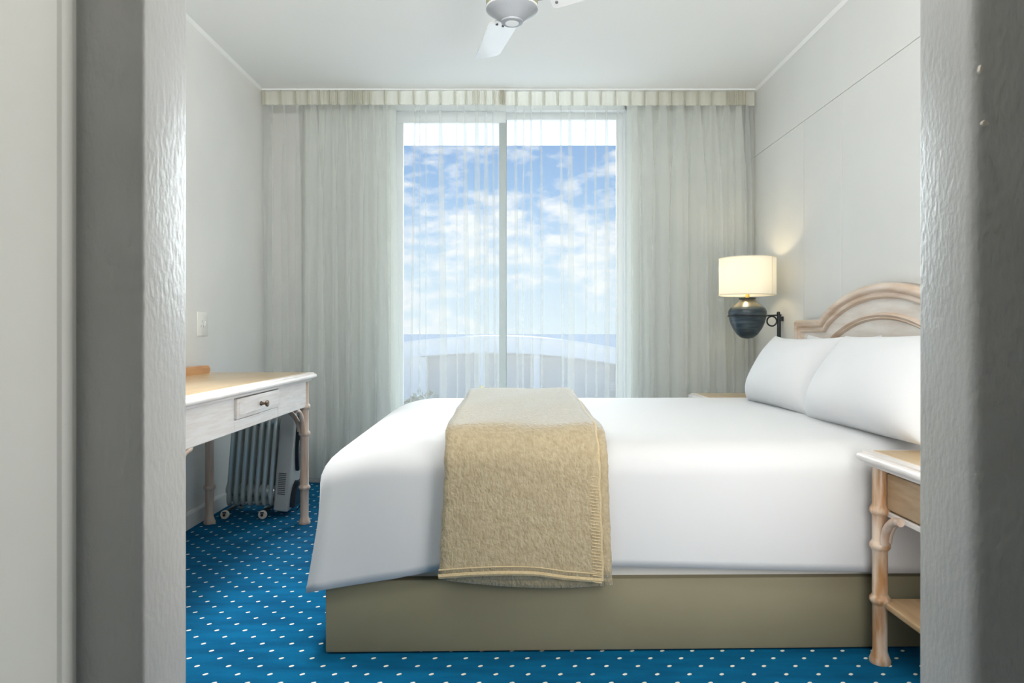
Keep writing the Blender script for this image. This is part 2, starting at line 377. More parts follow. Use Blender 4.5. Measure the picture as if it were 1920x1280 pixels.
# ================================================================== sliding window
MX = -0.07
b = BM()
Z0, Z1 = 0.0, H
box(b, WX0, WX1, 4.54, 4.62, Z1-0.055, Z1, 0.003); box(b, WX0, WX1, 4.54, 4.62, Z0, Z0+0.05, 0.003)
box(b, WX0, WX0+0.04, 4.54, 4.62, Z0, Z1, 0.003); box(b, WX1-0.04, WX1, 4.54, 4.62, Z0, Z1, 0.003)
win = struct('window_1', b, 'aluminium_white', 'white framed sliding window behind sheer curtains', 'window')
for (x0, x1, y, top) in ((WX0+0.04, MX+0.03, 4.56, 0.075), (MX-0.01, WX1-0.04, 4.59, 0.045)):
    b = BM(); zt = Z1-0.055
    box(b, x0, x1, y, y+0.022, zt-top, zt, 0.002); box(b, x0, x1, y, y+0.022, 0.05, 0.12, 0.002)
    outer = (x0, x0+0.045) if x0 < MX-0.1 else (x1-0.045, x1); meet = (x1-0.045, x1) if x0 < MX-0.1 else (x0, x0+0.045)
    box(b, outer[0], outer[1], y, y+0.022, 0.12, zt-top, 0.002)
    sash = obj('sash', b, 'aluminium_white', win, smooth=False)
    b = BM(); box(b, meet[0], meet[1], y, y+0.022, 0.12, zt-top, 0.002); obj('meeting_stile', b, 'stile_backlit', sash, smooth=False)
    b = BM(); box(b, x0+0.045, x1-0.045, y+0.009, y+0.013, 0.12, zt-top); obj('pane', b, 'pane_glass', sash, smooth=False)

# ================================================================== curtains
def P2X(px, Y=4.30): return (px-960)*Y/F
def catmull(pts, n):
    out = []
    P = [pts[0]] + list(pts) + [pts[-1]]
    for i in range(1, len(P)-2):
        for k in range(n):
            t = k/n
            a, b_, c, d = P[i-1], P[i], P[i+1], P[i+2]
            out.append(tuple(0.5*((2*b_[j])+(-a[j]+c[j])*t+(2*a[j]-5*b_[j]+4*c[j]-d[j])*t*t+(-a[j]+3*b_[j]-3*c[j]+d[j])*t**3) for j in range(2)))
    out.append(tuple(pts[-1]))
    return out
def sheer_rows(x0, x1, folds, yc, z0, z1, nz=16, x0b=None, x1b=None, wave=0.010, seed=1):
    """folds: (x_top, x_bottom, overlap_top, overlap_bottom, depth). The cloth doubles back on itself at every fold."""
    x0b = x0 if x0b is None else x0b; x1b = x1 if x1b is None else x1b
    rows = []
    rnd = random.Random(seed); ph = [rnd.uniform(0, 6.28) for _ in range(60)]
    for iz in range(nz+1):
        t = (iz/nz); z = z1+(z0-z1)*t
        e = min(1, t*5)                                    # folds open out just below the heading
        pts = [(x0+(x0b-x0)*t, yc)]
        for i, (xt, xb, wt, wb, d) in enumerate(folds):
            tt = t**0.8
            x = xt+(xb-xt)*tt+0.0025*math.sin(ph[i]+t*4); ww = (wt+(wb-wt)*tt)*(0.35+0.65*e); dd = d*(0.5+0.5*e)
            yo = wave*math.sin(ph[i]*3)*e
            pts += [(x+ww/2, yc-dd+yo), (x, yc+yo), (x-ww/2, yc+dd+yo)]
            if i+1 < len(folds):
                xn = folds[i+1][0]+(folds[i+1][1]-folds[i+1][0])*tt
                pts.append(((x+xn)/2, yc+wave*math.sin(ph[i]*5+1)*e))
        pts.append((x1+(x1b-x1)*t, yc))
        rows.append([(p[0], p[1], z) for p in catmull(pts, 5)])
    return rows
CZ0, CZT, CZH = 0.012, H-0.012, 2.352     # hem, top of heading, underside of heading
def fold_list(spec): return [(P2X(a), P2X(b_), c/302.0, d/302.0, dep) for a, b_, c, d, dep in spec]
left_spec = [(509, 507, 12, 18, .020), (533, 538, 12, 20, .022), (557, 562, 12, 18, .022), (588, 596, 34, 38, .026), (618, 622, 28, 34, .024),
             (644, 638, 30, 38, .026), (672, 660, 26, 34, .024), (697, 690, 28, 34, .026), (722, 718, 24, 34, .024),
             (777, 770, 3, 3, .010), (787, 786, 3, 3, .008), (799, 800, 2, 2, .006), (826, 832, 9, 16, .016), (856, 858, 2, 2, .006), (872, 878, 8, 10, .014), (893, 896, 10, 13, .016),
             (912, 912, 8, 11, .014), (925, 929, 3, 3, .01)]
right_spec = [(966, 970, 4, 3, .010), (983, 979, 3, 2, .008), (997, 996, 4, 4, .010), (1015, 1016, 3, 3, .010), (1052, 1056, 4, 3, .010), (1069, 1071, 7, 14, .014), (1098, 1100, 3, 2, .008),
              (1117, 1120, 3, 3, .008), (1138, 1138, 6, 9, .012), (1160, 1156, 3, 3, .008), (1192, 1194, 14, 20, .020), (1216, 1214, 24, 30, .024), (1244, 1238, 28, 36, .026), (1276, 1270, 30, 38, .026),
              (1308, 1314, 28, 36, .026), (1338, 1346, 26, 34, .024), (1364, 1362, 24, 30, .024), (1386, 1392, 20, 26, .022), (1402, 1408, 8, 14, .018)]
def heading(bm, xs, x0, x1, yc):
    pts = [(x0, yc)]
    for i, x in enumerate(xs):
        g = 0.011
        pts += [(x-g, yc+0.006), (x-0.005, yc-0.022), (x, yc+0.006), (x+0.005, yc-0.022), (x+g, yc+0.006)]
        if i+1 < len(xs): pts.append(((x+xs[i+1])/2, yc-0.004))
    pts.append((x1, yc))
    line = catmull(pts, 3)
    grid(bm, [[(p[0], p[1]+dy, z) for p in line] for z, dy in ((CZT, 0.0), (CZT-0.004, -0.002), (CZH+0.05, -0.001), (CZH, 0.0))])
cl = thing('sheer_curtain', 'sheer white pleated curtain hanging on the desk side, left half', 'curtain', (P2X(716), 4.30, 0), group='sheer curtains over the window')
cr_ = thing('sheer_curtain', 'sheer white pleated curtain hanging on the lamp side, right half', 'curtain', (P2X(1180), 4.30, 0), group='sheer curtains over the window')
def local(rows, root): return [[(p[0]-root.location.x, p[1]-root.location.y, p[2]) for p in r] for r in rows]
b = BM(); grid(b, local(sheer_rows(P2X(494), P2X(949), fold_list(left_spec), 4.30, CZ0, CZH+0.004, x0b=P2X(496), x1b=P2X(949), seed=3), cl)); obj('sheer_cloth', b, 'sheer', cl, angle=180)
b = BM(); grid(b, local(sheer_rows(P2X(933), P2X(1414), fold_list(right_spec), 4.318, CZ0, CZH+0.004, x0b=P2X(932), x1b=P2X(1420), seed=5), cr_)); obj('sheer_cloth', b, 'sheer', cr_, angle=180)
hl = [497, 527, 555, 578, 600, 619, 634, 652, 662, 671, 681, 694, 722, 748, 776, 801, 826, 853, 874, 888, 897, 910, 926, 938, 945]
hr = [944, 968, 994, 1020, 1046, 1073, 1100, 1127, 1154, 1182, 1208, 1234, 1259, 1284, 1309, 1334, 1363, 1372, 1381, 1389, 1397]
b = BM(); heading(b, [P2X(p)-cl.location.x for p in hl], P2X(491)-cl.location.x, P2X(949)-cl.location.x, 0.0); obj('heading_tape', b, 'heading', cl, angle=180)
b = BM(); heading(b, [P2X(p)-cr_.location.x for p in hr], P2X(935)-cr_.location.x, P2X(1416)-cr_.location.x, 0.012); obj('heading_tape', b, 'heading', cr_, angle=180)
# opaque drapes drawn back behind the sheers on either side of the glass
def drape(name, label, xa, xb, xab, xbb, n, seed):
    r = thing(name, label, 'curtain', ((xa+xb)/2, 4.43, 0), group='lined drapes behind the sheers')
    rnd = random.Random(seed); rows = []
    am = [rnd.uniform(0.032, 0.052) for _ in range(n+1)]
    for iz in range(13):
        t = iz/12; z = CZT-0.02+(0.02-CZT+0.02)*t; x0 = xa+(xab-xa)*t**1.5; x1 = xb+(xbb-xb)*t**1.5
        row = []
        for k in range(n*10+1):
            u = k/(n*10); a = am[int(u*n)] if u < 1 else am[-1]
            row.append((x0+(x1-x0)*u-r.location.x+0.006*math.sin(u*n*4*PI), -a*abs(math.sin(u*n*PI))**0.6*(0.6+0.4*t), z))
        rows.append(row)
    bb = BM(); grid(bb, rows); o = obj('lined_cloth', bb, 'drape', r, angle=180)
    md = o.modifiers.new('solid', 'SOLIDIFY'); md.thickness = 0.004
drape('lined_drape', 'pale blue-grey drape edge behind the sheer, left of the glass', P2X(566, 4.41), P2X(742, 4.41), P2X(560, 4.41), P2X(753, 4.41), 7, 3)
drape('lined_drape', 'pale blue-grey drape edge behind the sheer, right of the glass', P2X(1176, 4.41), P2X(1398, 4.41), P2X(1177, 4.41), P2X(1400, 4.41), 8, 9)
# ceiling track
b = BM(); box(b, XL+0.004, XR-0.008, 4.285, 4.335, H-0.011, H, 0.002)
tag(obj('curtain_track', b, 'aluminium_white', smooth=False), 'slim white curtain track fixed to the ceiling', 'curtain track')

# ================================================================== ceiling fan
fan = thing('ceiling_fan', 'white three bladed ceiling fan with a grey hub', 'fan', (0, 2.60, H))
b = BM(); lathe(b, [(0.03, -0.075), (0.055, -0.06), (0.062, 0.0)], seg=32); obj('canopy', b, 'fan_white', fan)
b = BM(); lathe(b, [(0.012, -0.24), (0.012, -0.06)], seg=14); obj('downrod', b, 'fan_white', fan)
b = BM(); lathe(b, [(0.0955, -0.302), (0.0975, -0.296), (0.0975, -0.262)], seg=40); hs = obj('motor_band', b, 'fan_band', fan)
b = BM(); lathe(b, [(0.0985, -0.262), (0.098, -0.235), (0.07, -0.215), (0.02, -0.205)], seg=40); obj('motor_cover', b, 'fan_white', fan)
b = BM(); lathe(b, [(0.040, -0.345), (0.044, -0.343), (0.060, -0.330), (0.082, -0.313), (0.096, -0.304), (0.0985, -0.299), (0.0975, -0.295)], seg=40); hub = obj('hub_cone', b, 'fan_grey', fan)
b = BM(); lathe(b, [(0.0975, -0.302), (0.1005, -0.3005), (0.1005, -0.297), (0.0975, -0.295)], seg=40); obj('rim', b, 'fan_white', hub)
b = BM(); lathe(b, [(0.026, -0.352), (0.036, -0.353), (0.041, -0.350), (0.0415, -0.343)], seg=28); cp = obj('hub_cap', b, 'fan_grey', fan)
b = BM(); lathe(b, [(0.022, -0.3545), (0.0255, -0.354), (0.0255, -0.3515)], seg=28); obj('cap_disc', b, 'fan_white', cp)
def blade_mesh():
    bb = BM()
    out = [(0.145, -0.058), (0.16, -0.066), (0.30, -0.066), (0.635, -0.060), (0.652, -0.05), (0.656, 0.0), (0.646, 0.045), (0.63, 0.056), (0.30, 0.062), (0.16, 0.062), (0.145, 0.052)]
    prism(bb, out, 'Z', -0.0035, 0.0035)
    for v in bb.verts: v.co.z += 0.06*v.co.y**2*10 - v.co.y*0.24 + (v.co.x-0.15)*0.11
    return bb
bl0 = None
for k, ang in enumerate((100.5, -19.5, 220.5)):
    if bl0 is None:
        bl0 = obj('blade', blade_mesh(), 'fan_white', fan)
        bb = BM(); box(bb, 0.085, 0.24, -0.018, 0.018, 0.004, 0.010, 0.002); box(bb, 0.15, 0.20, -0.040, 0.040, 0.005, 0.009, 0.001)
        for v in bb.verts: v.co.z += -v.co.y*0.24+max(0, v.co.x-0.15)*0.11
        br0 = obj('blade_bracket', bb, 'fan_grey', bl0, smooth=False)
        sc = []
        for (sx, sy) in ((0.165, -0.03), (0.165, 0.03), (0.20, 0.0)):
            bb = BM(); lathe(bb, [(0.0045, -0.0065-sy*0.24), (0.0055, -0.004-sy*0.24), (0.0055, 0.0)], c=(sx, sy, (sx-0.15)*0.11), seg=10); sc.append(obj('screw', bb, 'dark_slot', bl0))
        bl = bl0
    else:
        bl = copy_tree(bl0, fan)
    bl.location = (0, 0, -0.278); bl.rotation_euler = (0, 0, math.radians(ang))

# ================================================================== writing desk
def leg_profile(h, r, rings, foot=True):
    pr = []
    if foot: pr += [(r*1.35, 0.0), (r*1.42, 0.008), (r*1.15, 0.022), (r*0.95, 0.035)]
    else: pr += [(r, 0.0)]
    for z in rings:
        pr += [(r, z-0.016), (r*1.12, z-0.011), (r*1.36, z-0.005), (r*1.36, z+0.005), (r*1.12, z+0.011), (r, z+0.016)]
    pr.append((r, h))
    return pr
def arc_bracket(bm, cx, cy, zc, dirx, diry, R, r, n=10):
    """quarter ring from the leg (at height zc) up to the apron at zc+R"""
    pts = []
    for k in range(n+1):
        a = PI/2*k/n
        d = R*(1-math.cos(a)); z = zc+R*math.sin(a)
        pts.append((cx+dirx*d, cy+diry*d, z))
    tube(bm, pts, r, 10)
DX0, DX1, DY0, DY1, DT = -1.545, -0.975, 2.00, 3.475, 0.742
desk = thing('writing_desk', 'limed wood writing desk with ringed legs against left wall', 'desk', (-1.26, 2.74, 0))
def dl(bm):       # world to desk coordinates
    for v in bm.verts: v.co -= Vector((-1.26, 2.74, 0))
    return bm
b = BM(); box(b, DX0, DX1, DY0, DY1, DT-0.030, DT-0.006, 0.010, 3); box(b, DX0+0.01, DX1-0.012, DY0+0.012, DY1-0.012, DT-0.012, DT, 0.003, 2)
box(b, DX0+0.03, DX1-0.022, DY0+0.022, DY1-0.022, DT-0.042, DT-0.026, 0.004, 2)
top = obj('desk_top', dl(b), 'limed_wood_y', desk)
b = BM(); box(b, DX0+0.02, DX1-0.035, DY0+0.035, DY1-0.035, DT-0.001, DT+0.0012, 0.001, 1); obj('veneer_inset', dl(b), 'veneer_tan', top, smooth=False)
b = BM(); AX = -1.010
box(b, AX-0.018, AX, DY0+0.06, 2.522, 0.575, DT-0.04, 0.002); box(b, AX-0.018, AX, 2.993, DY1-0.075, 0.575, DT-0.04, 0.002)
box(b, AX-0.018, AX, 2.522, 2.993, 0.575, 0.617, 0.002); box(b, AX-0.018, AX, 2.522, 2.993, 0.699, DT-0.04, 0.002)
box(b, DX0+0.06, AX-0.02, DY1-0.068, DY1-0.052, 0.575, DT-0.04, 0.002); box(b, DX0+0.06, AX-0.02, DY0+0.052, DY0+0.068, 0.575, DT-0.04, 0.002)
box(b, DX0+0.05, DX0+0.066, DY0+0.06, DY1-0.06, 0.575, DT-0.04, 0.002)
obj('apron', dl(b), 'limed_wood_y', desk, smooth=False)
b = BM(); box(b, AX-0.02, AX+0.009, 2.527, 2.988, 0.6205, 0.6955, 0.003, 2)
dr = obj('drawer', dl(b), 'limed_wood_y', desk)
b = BM(); box(b, AX+0.008, AX+0.0105, 2.545, 2.970, 0.6335, 0.6825, 0.001, 1); obj('drawer_panel', dl(b), 'limed_wood_y', dr, smooth=False)
b = BM(); lathe(b, [(0.008, 0.0), (0.009, 0.004), (0.0055, 0.008), (0.005, 0.018), (0.011, 0.022), (0.0135, 0.027), (0.012, 0.031), (0.004, 0.033)], c=(AX+0.010, 2.757, 0.657), seg=16, axis='X')
obj('knob', dl(b), 'bronze_knob', dr)
LEGR = 0.0205
b = BM(); lathe(b, leg_profile(DT-0.04, LEGR, (0.178, 0.443, 0.575)), seg=20)
leg0 = obj('leg', b, 'leg_wood_pale', desk)
legs = [(-1.022, 3.415), (-1.490, 3.415), (-1.022, 2.055), (-1.490, 2.055)]
for i, (x, y) in enumerate(legs):
    lg = leg0 if i == 0 else copy_of(leg0, desk)
    lg.location = (x+1.26, y-2.74, 0)
for (x, y) in legs:
    sy = -1 if y > 3 else 1; sx = -1 if x > -1.3 else 1
    for dx, dy in ((0, sy), (sx, 0)):
        b = BM(); arc_bracket(b, x+dx*0.024, y+dy*0.024, 0.452, dx, dy, 0.118, 0.0115)
        obj('corner_bracket', dl(b), 'leg_wood_pale', desk)
b = BM()
poly = [(2.10, DT), (3.36, DT)]
for k in range(7):
    a = -PI/2+PI/2*k/6+0.0; poly.append((3.36+0.045*math.cos(a), DT+0.038+0.038*math.sin(a)*1.0))
poly = [(2.10, DT+0.001), (3.385, DT+0.001)] + [(3.36+0.03*math.cos(a)+0.008, DT+0.012+0.026*math.sin(a)) for a in (0, .4, .8, 1.2, PI/2)] + [(2.10, DT+0.038)]
prism(b, poly, 'X', -1.515, -1.478); obj('back_rail', dl(b), 'rail_orange', desk, angle=50)

# ================================================================== oil column heater
ht = thing('column_heater', 'grey oil column heater with black controls beneath the desk', 'heater', (-1.312, 3.60, 0))
HT = Matrix.Rotation(math.radians(4.5), 4, 'Y')
def hb(bm):
    for v in bm.verts: v.co = HT @ v.co
    return bm
fin_r = 0.0115
def fin_mesh():
    bb = BM()
    # pressed steel column: rounded tall loop with a thinner web
    zb, zt, yd = 0.058, 0.525, 0.070
    loop = []
    for k in range(33):
        a = 2*PI*k/32
        if k == 32: break
        cy, cz = math.cos(a), math.sin(a)
        y = yd*math.copysign(abs(cy)**0.45, cy); z = (zb+zt)/2+(zt-zb)/2*math.copysign(abs(cz)**0.22, cz)
        loop.append((0, y, z))
    tube(bb, loop, fin_r, 8, closed=True)
    box(bb, -0.004, 0.004, -yd, yd, zb+0.01, zt-0.01)
    return bb
f0 = obj('fin', fin_mesh(), 'heater_enamel', ht)
NF = 7
for i in range(NF):
    f = f0 if i == 0 else copy_of(f0, ht)
    f.location = (-0.140+i*0.0355, 0, 0); f.rotation_euler = (0, math.radians(4.5), 0)
for zz in (0.125, 0.49):
    b = BM(); lathe(b, [(0.030, -0.165), (0.034, -0.15), (0.034, 0.085), (0.030, 0.09)], c=(0, -0.02, zz), seg=20, axis='X'); obj('collector_pipe', hb(b), 'heater_enamel', ht)
b = BM(); box(b, 0.096, 0.172, -0.085, 0.085, 0.042, 0.548, 0.010, 3)
hs_ = obj('control_housing', hb(b), 'heater_panel', ht)
for i in range(12):
    b = BM(); box(b, 0.112, 0.150, -0.0862, -0.080, 0.13+i*0.0095, 0.134+i*0.0095); obj('vent_slot', hb(b), 'dark_slot', hs_, smooth=False)
b = BM()
pts = [(-0.045, 0.545), (0.045, 0.545), (0.052, 0.44), (0.045, 0.36), (0.03, 0.30), (0.012, 0.245), (0, 0.235), (-0.012, 0.245), (-0.03, 0.30), (-0.045, 0.36), (-0.052, 0.44)]
prism(b, pts, 'X', 0.166, 0.190); bmesh.ops.bevel(b, geom=list(b.edges), offset=0.004, segments=2, affect='EDGES')
cpn = obj('control_panel', hb(b), 'heater_black', ht)
for zz in (0.468, 0.418):
    b = BM(); lathe(b, [(0.019, 0.188), (0.019, 0.204), (0.016, 0.207)], c=(0, -0.015, zz), seg=18, axis='X'); obj('dial', hb(b), 'heater_black', cpn)
b = BM(); box(b, 0.188, 0.1935, -0.02, -0.008, 0.335, 0.342); obj('indicator_light', hb(b), 'white_plastic', cpn, smooth=False)
b = BM(); prism(b, [(-0.06, 0.06), (0.06, 0.06), (0.06, 0.12), (0.04, 0.165), (0.0, 0.19), (-0.04, 0.165), (-0.06, 0.12)], 'X', 0.166, 0.196); bmesh.ops.bevel(b, geom=list(b.edges), offset=0.004, segments=2, affect='EDGES')
obj('cord_wrap', hb(b), 'heater_black', ht)
b = BM()
pts = []
for k in range(26):
    a = -0.5+k/25*4.4
    pts.append((0.205+0.030*math.sin(a), -0.02+0.045*math.cos(a)*0.6, 0.10+0.085*math.sin(a-0.9)))
tube(b, pts, 0.0035, 8); obj('power_cord', b, 'heater_black', ht)
for x in (-0.135, 0.055):
    b = BM(); box(b, x-0.012, x+0.012, -0.115, 0.115, 0.026, 0.040, 0.004); fb = obj('foot_bar', b, 'heater_black', ht)
    for sy in (-1, 1):
        b = BM(); lathe(b, [(0.008, -0.010), (0.020, -0.009), (0.022, -0.004), (0.022, 0.004), (0.020, 0.009), (0.008, 0.010)], c=(x, sy*0.105, 0.0225), seg=20, axis='Y'); wh_ = obj('wheel', b, 'wheel_cream', fb)
        b = BM(); lathe(b, [(0.007, -0.0135), (0.007, 0.0135)], c=(x, sy*0.105, 0.0225), seg=10, axis='Y'); obj('axle_cap', b, 'heater_black', wh_)

# ================================================================== bed
BL, BW, BT = 1.985, 1.50, 0.615          # length, width, top of bedding
BLOC, BROT = (-0.544, 2.02, 0), math.radians(1.25)
bed = thing('double_bed', 'double bed base with an olive fabric valance', 'bed', BLOC, BROT)
b = BM(); box(b, 0, BL, 0, BW, 0.004, 0.215, 0.006, 2); obj('valance_base', b, 'valance_olive', bed)
b = BM(); mo = []
for cx, cy, a0 in ((0.24, 0.22, PI), (BL-0.05, 0.06, 1.5*PI), (BL-0.05, BW-0.06, 0), (0.24, BW-0.22, PI/2)):
    rr_ = 0.19 if cx < 1 else 0.04
    for k in range(7): mo.append((cx+rr_*math.cos(a0+PI/2*k/6), cy+rr_*math.sin(a0+PI/2*k/6)))
prism(b, mo, 'Z', 0.216, 0.50); obj('mattress', b, 'mattress_white', bed)
# --- white bed cover: rounded top edges, hanging sides with a soft flare at the foot corners
def peri(inset, rc, n1=46, n2=14, n3=40):
    """points + outward normals round the bed from head-near over the foot to head-far"""
    x0, y0, y1 = inset, inset, BW-inset; r = max(rc-inset, 0.004)
    r = min(r, max((y1-y0)/2, 0))
    out = []
    for k in range(n1): t = k/n1; out.append((BL+(x0+r-BL)*t, y0, 0, -1, 0))
    for k in range(n2):
        a = PI/2*k/n2; out.append((x0+r-r*math.sin(a), y0+r-r*math.cos(a), -math.sin(a), -math.cos(a), (1/max(math.sin(a), math.cos(a))-1)/0.41421))
    for k in range(n3): t = k/n3; out.append((x0, y0+r+(y1-r-y0-r)*t, -1, 0, 0))
    for k in range(n2):
        a = PI/2*k/n2; out.append((x0+r-r*math.cos(a), y1-r+r*math.sin(a), -math.cos(a), math.sin(a), (1/max(math.sin(a), math.cos(a))-1)/0.41421))
    for k in range(n1+1): t = k/n1; out.append((x0+r+(BL-x0-r)*t, y1, 0, 1, 0))
    return out
def hem_z(x, nx, ny, corner):
    """hem height: drops to a low pointed corner at the foot, dips again towards the head"""
    if ny < 0 and abs(nx) <= abs(ny):
        xe = x if nx == 0 else 0.20*(1-abs(nx)/abs(ny))
        return 0.256-0.068*max(0, (0.36-xe)/0.36)-0.028*max(0, (x/BL-0.45)/0.55)
    return 0.188
RC = 0.20
rows = []
INS = [BW/2-0.001, 0.62, 0.5, 0.40, 0.32, 0.26, 0.22]
for ins in INS:
    rows.append([(x, y, BT+0.010*min(1, ins/0.5)) for x, y, nx, ny, c in peri(ins, RC)])
for k in range(1, 10):
    a = PI/2*k/9
    row = []
    for x, y, nx, ny, c in peri(0.0, RC):
        R = 0.10+0.085*max(0, -nx)**1.5+0.02*c
        Rh = 0.095+0.05*max(0, -nx)**2+0.02*c
        row.append((x+nx*(-R+R*math.sin(a))+nx*(0.055+0.045*c)*math.sin(a), y+ny*(-R+R*math.sin(a))+ny*(0.016+0.045*c)*math.sin(a), BT-Rh*(1-math.cos(a))))
    rows.append(row)
last = rows[-1]
per = peri(0.0, RC)
NH = 12
for k in range(1, NH+1):
    t = k/NH; row = []
    for i, (x, y, nx, ny, c) in enumerate(per):
        px, py, pz = last[i]; hz = hem_z(x, nx, ny, c)
        s = i*0.028
        fl = (0.004-0.010*max(0, -nx)+0.055*c)*t**1.1 + (0.0035*math.sin(s*5.0)+0.003*math.sin(s*2.1+1))*t
        if ny < -0.5: fl += 0.002*t
        row.append((px+nx*fl, py+ny*fl, pz+(hz-pz)*t))
    rows.append(row)
cover = BM(); grid(cover, rows); bmesh.ops.remove_doubles(cover, verts=cover.verts, dist=0.0025)
cv = obj('bed_cover', cover, 'duvet_white', angle=180)
cv.location = BLOC; cv.rotation_euler = (0, 0, BROT)
md = cv.modifiers.new('solid', 'SOLIDIFY'); md.thickness = 0.003; md.offset = -1
tag(cv, 'smooth white bed cover hanging over the sides of the bed', 'bedspread')
# --- folded throw
throw = thing('folded_throw', 'folded sand coloured fleece throw draped across the bed', 'blanket', BLOC, BROT)
def throw_path(off, hem, tail):
    """(y, z) along the bed from the far side over the top to the near hem"""
    pts = []
    R = 0.10; zt = BT+0.010+off
    def side(z): return -0.016-off-0.008*(BT-z)/0.35
    far = BW+0.016+off
    pts.append((far, zt-0.10-tail)); pts.append((far, zt-R))
    for k in range(1, 7):
        a = PI/2*k/6; pts.append((BW+0.016-R+(R+off)*math.cos(a), zt-R-off*0+ (R)*math.sin(a)))
    for k in range(1, 15): pts.append((BW-R+(R-(BW-R))*k/15+0.0, zt))
    for k in range(0, 9):
        a = PI/2*k/8; pts.append((-0.016+R-(R+off)*math.sin(a), zt-R+R*math.cos(a)))
    n = 14
    for k in range(1, n+1):
        z = zt-R+(hem-(zt-R))*k/n; pts.append((side(z), z))
    return pts
def throw_layer(name, off, xa_far, xb_far, xa, xb, hemz, tail, thick, curve, parent, seed, mat='throw_sand'):
    rnd = random.Random(seed)
    path = throw_path(off, hemz, tail); n = len(path); W = 22
    rows = []
    for i, (y, z) in enumerate(path):
        t = i/(n-1); f = min(1, max(0, (BW-y)/BW))
        x0 = xa_far+(xa-xa_far)*f; x1 = xb_far+(xb-xb_far)*f
        hang = max(0, (BT-0.10-z)/0.3) if y < 0.5 else 0
        x0 -= 0.016*hang; x1 += 0.010*hang
        row = []
        for k in range(W+1):
            u = k/W
            dz = curve(u)*hang
            row.append((x0+(x1-x0)*u+0.0015*math.sin(i*1.7+seed), y-0.005*hang*(0.5+0.5*math.sin(u*7+seed)), z+dz+(0.003*math.sin(u*9+i*0.8) if hang == 0 else 0)))
        rows.append(row)
    bb = BM(); grid(bb, rows); o = obj(name, bb, mat, parent, angle=180)
    md = o.modifiers.new('solid', 'SOLIDIFY'); md.thickness = thick; md.offset = 1.0
    return rows
XA, XB = 0.352, 0.800
r_in = throw_layer('under_fold', 0.004, 0.372, 0.880, XA+0.002, XB+0.022, 0.212, 0.0, 0.010, lambda u: 0.018*(1-u)**2-0.012*math.sin(u*PI), throw, 2)
r_mid = throw_layer('middle_fold', 0.016, 0.371, 0.878, XA-0.001, XB+0.020, 0.236, 0.0, 0.008, lambda u: -0.004*math.sin(u*PI), throw, 4)
r_out = throw_layer('outer_fold', 0.027, 0.370, 0.868, XA-0.002, XB-0.010, 0.243, 0.0, 0.012, lambda u: 0.010*math.sin(min(1, u*1.3)*PI)-0.016*max(0, u-0.6)/0.4, throw, 6)
# stitched hem on the outer layer: near edge and lamp-side edge
b = BM(); hemrow = r_out[-1]; tube(b, [(p[0], p[1]-0.007, p[2]+0.004) for p in hemrow], 0.0085, 8); obj('hem_roll', b, 'throw_hem', throw)
b = BM(); tube(b, [(p[0], p[1]-0.012, p[2]+0.022) for p in hemrow], 0.0022, 6); obj('hem_seam', b, 'throw_hem', throw)
b = BM(); tube(b, [(r[-1][0], r[-1][1]-(0.006 if r[-1][1] < 0.2 else 0), r[-1][2]+(0.006 if r[-1][1] > 0.05 else 0.002)) for r in r_out[8:]], 0.0065, 8); obj('hem_roll', b, 'throw_hem', throw)
nst = 0
st0 = None
# whip stitches down the hanging lamp-side edge
hang_rows = [r for r in r_out if r[-1][1] < 0.02]
zs_a, zs_b = hang_rows[0][-1][2], hang_rows[-1][-1][2]
for k in range(46):
    t = k/45; z = zs_a+(zs_b-zs_a)*t
    idx = min(len(hang_rows)-1, int(t*(len(hang_rows)-1))); e_ = hang_rows[idx][-1]
    if st0 is None:
        bb = BM(); tube(bb, [(-0.026, 0, 0.002), (-0.013, -0.0012, 0), (0, 0, -0.002)], 0.0016, 5); s_ = st0 = obj('stitch', bb, 'throw_hem', throw)
    else: s_ = copy_of(st0, throw)
    s_.location = (e_[0], e_[1]-0.0128, z)

# --- pillows
def pillow(name, label, hw, hh, T, seed, sag=0.0):
    rnd = random.Random(seed); n = 26; rows_f, rows_b = [], []
    p1, p2, p3 = (rnd.uniform(0, 6.28) for _ in range(3))
    for j in range(n+1):
        v = -1+2*j/n; rf, rb = [], []
        for i in range(n+1):
            u = -1+2*i/n
            x = u*hw*(1-0.075*(1-abs(u)**1.5*0)*(1-v*v)*abs(u)**2+0.0)*(1.0)
            x = u*hw*(1-0.085*(abs(u)**3)*math.cos(v*PI/2)); y = v*hh*(1-(0.17 if v > 0 else 0.03)*(abs(v)**3)*math.cos(u*PI/2))
            prof = ((1-abs(u)**2.6)*(1-abs(v)**2.6))
            th = T*max(prof, 0)**0.55*(1-0.22*v)
            wr = 0.006*math.sin(3.1*u+2.3*v+p1)+0.004*math.sin(6*u-4*v+p2)*prof
            rf.append((x, y-sag*(1-u*u)*(1+v)*0.5, th+wr*prof**0.4)); rb.append((x, y-sag*(1-u*u)*(1+v)*0.5, -th*0.75+wr*prof**0.4))
        rows_f.append(rf); rows_b.append(rb)
    bb = BM(); grid(bb, rows_f); grid(bb, [list(reversed(r)) for r in rows_b])
    bmesh.ops.remove_doubles(bb, verts=bb.verts, dist=0.0008)
    o = obj(name, bb, 'pillow_white', angle=180)
    md = o.modifiers.new('sub', 'SUBSURF'); md.levels = 1; md.render_levels = 1
    tag(o, label, 'pillow', 'white pillows against the headboard')
    return o
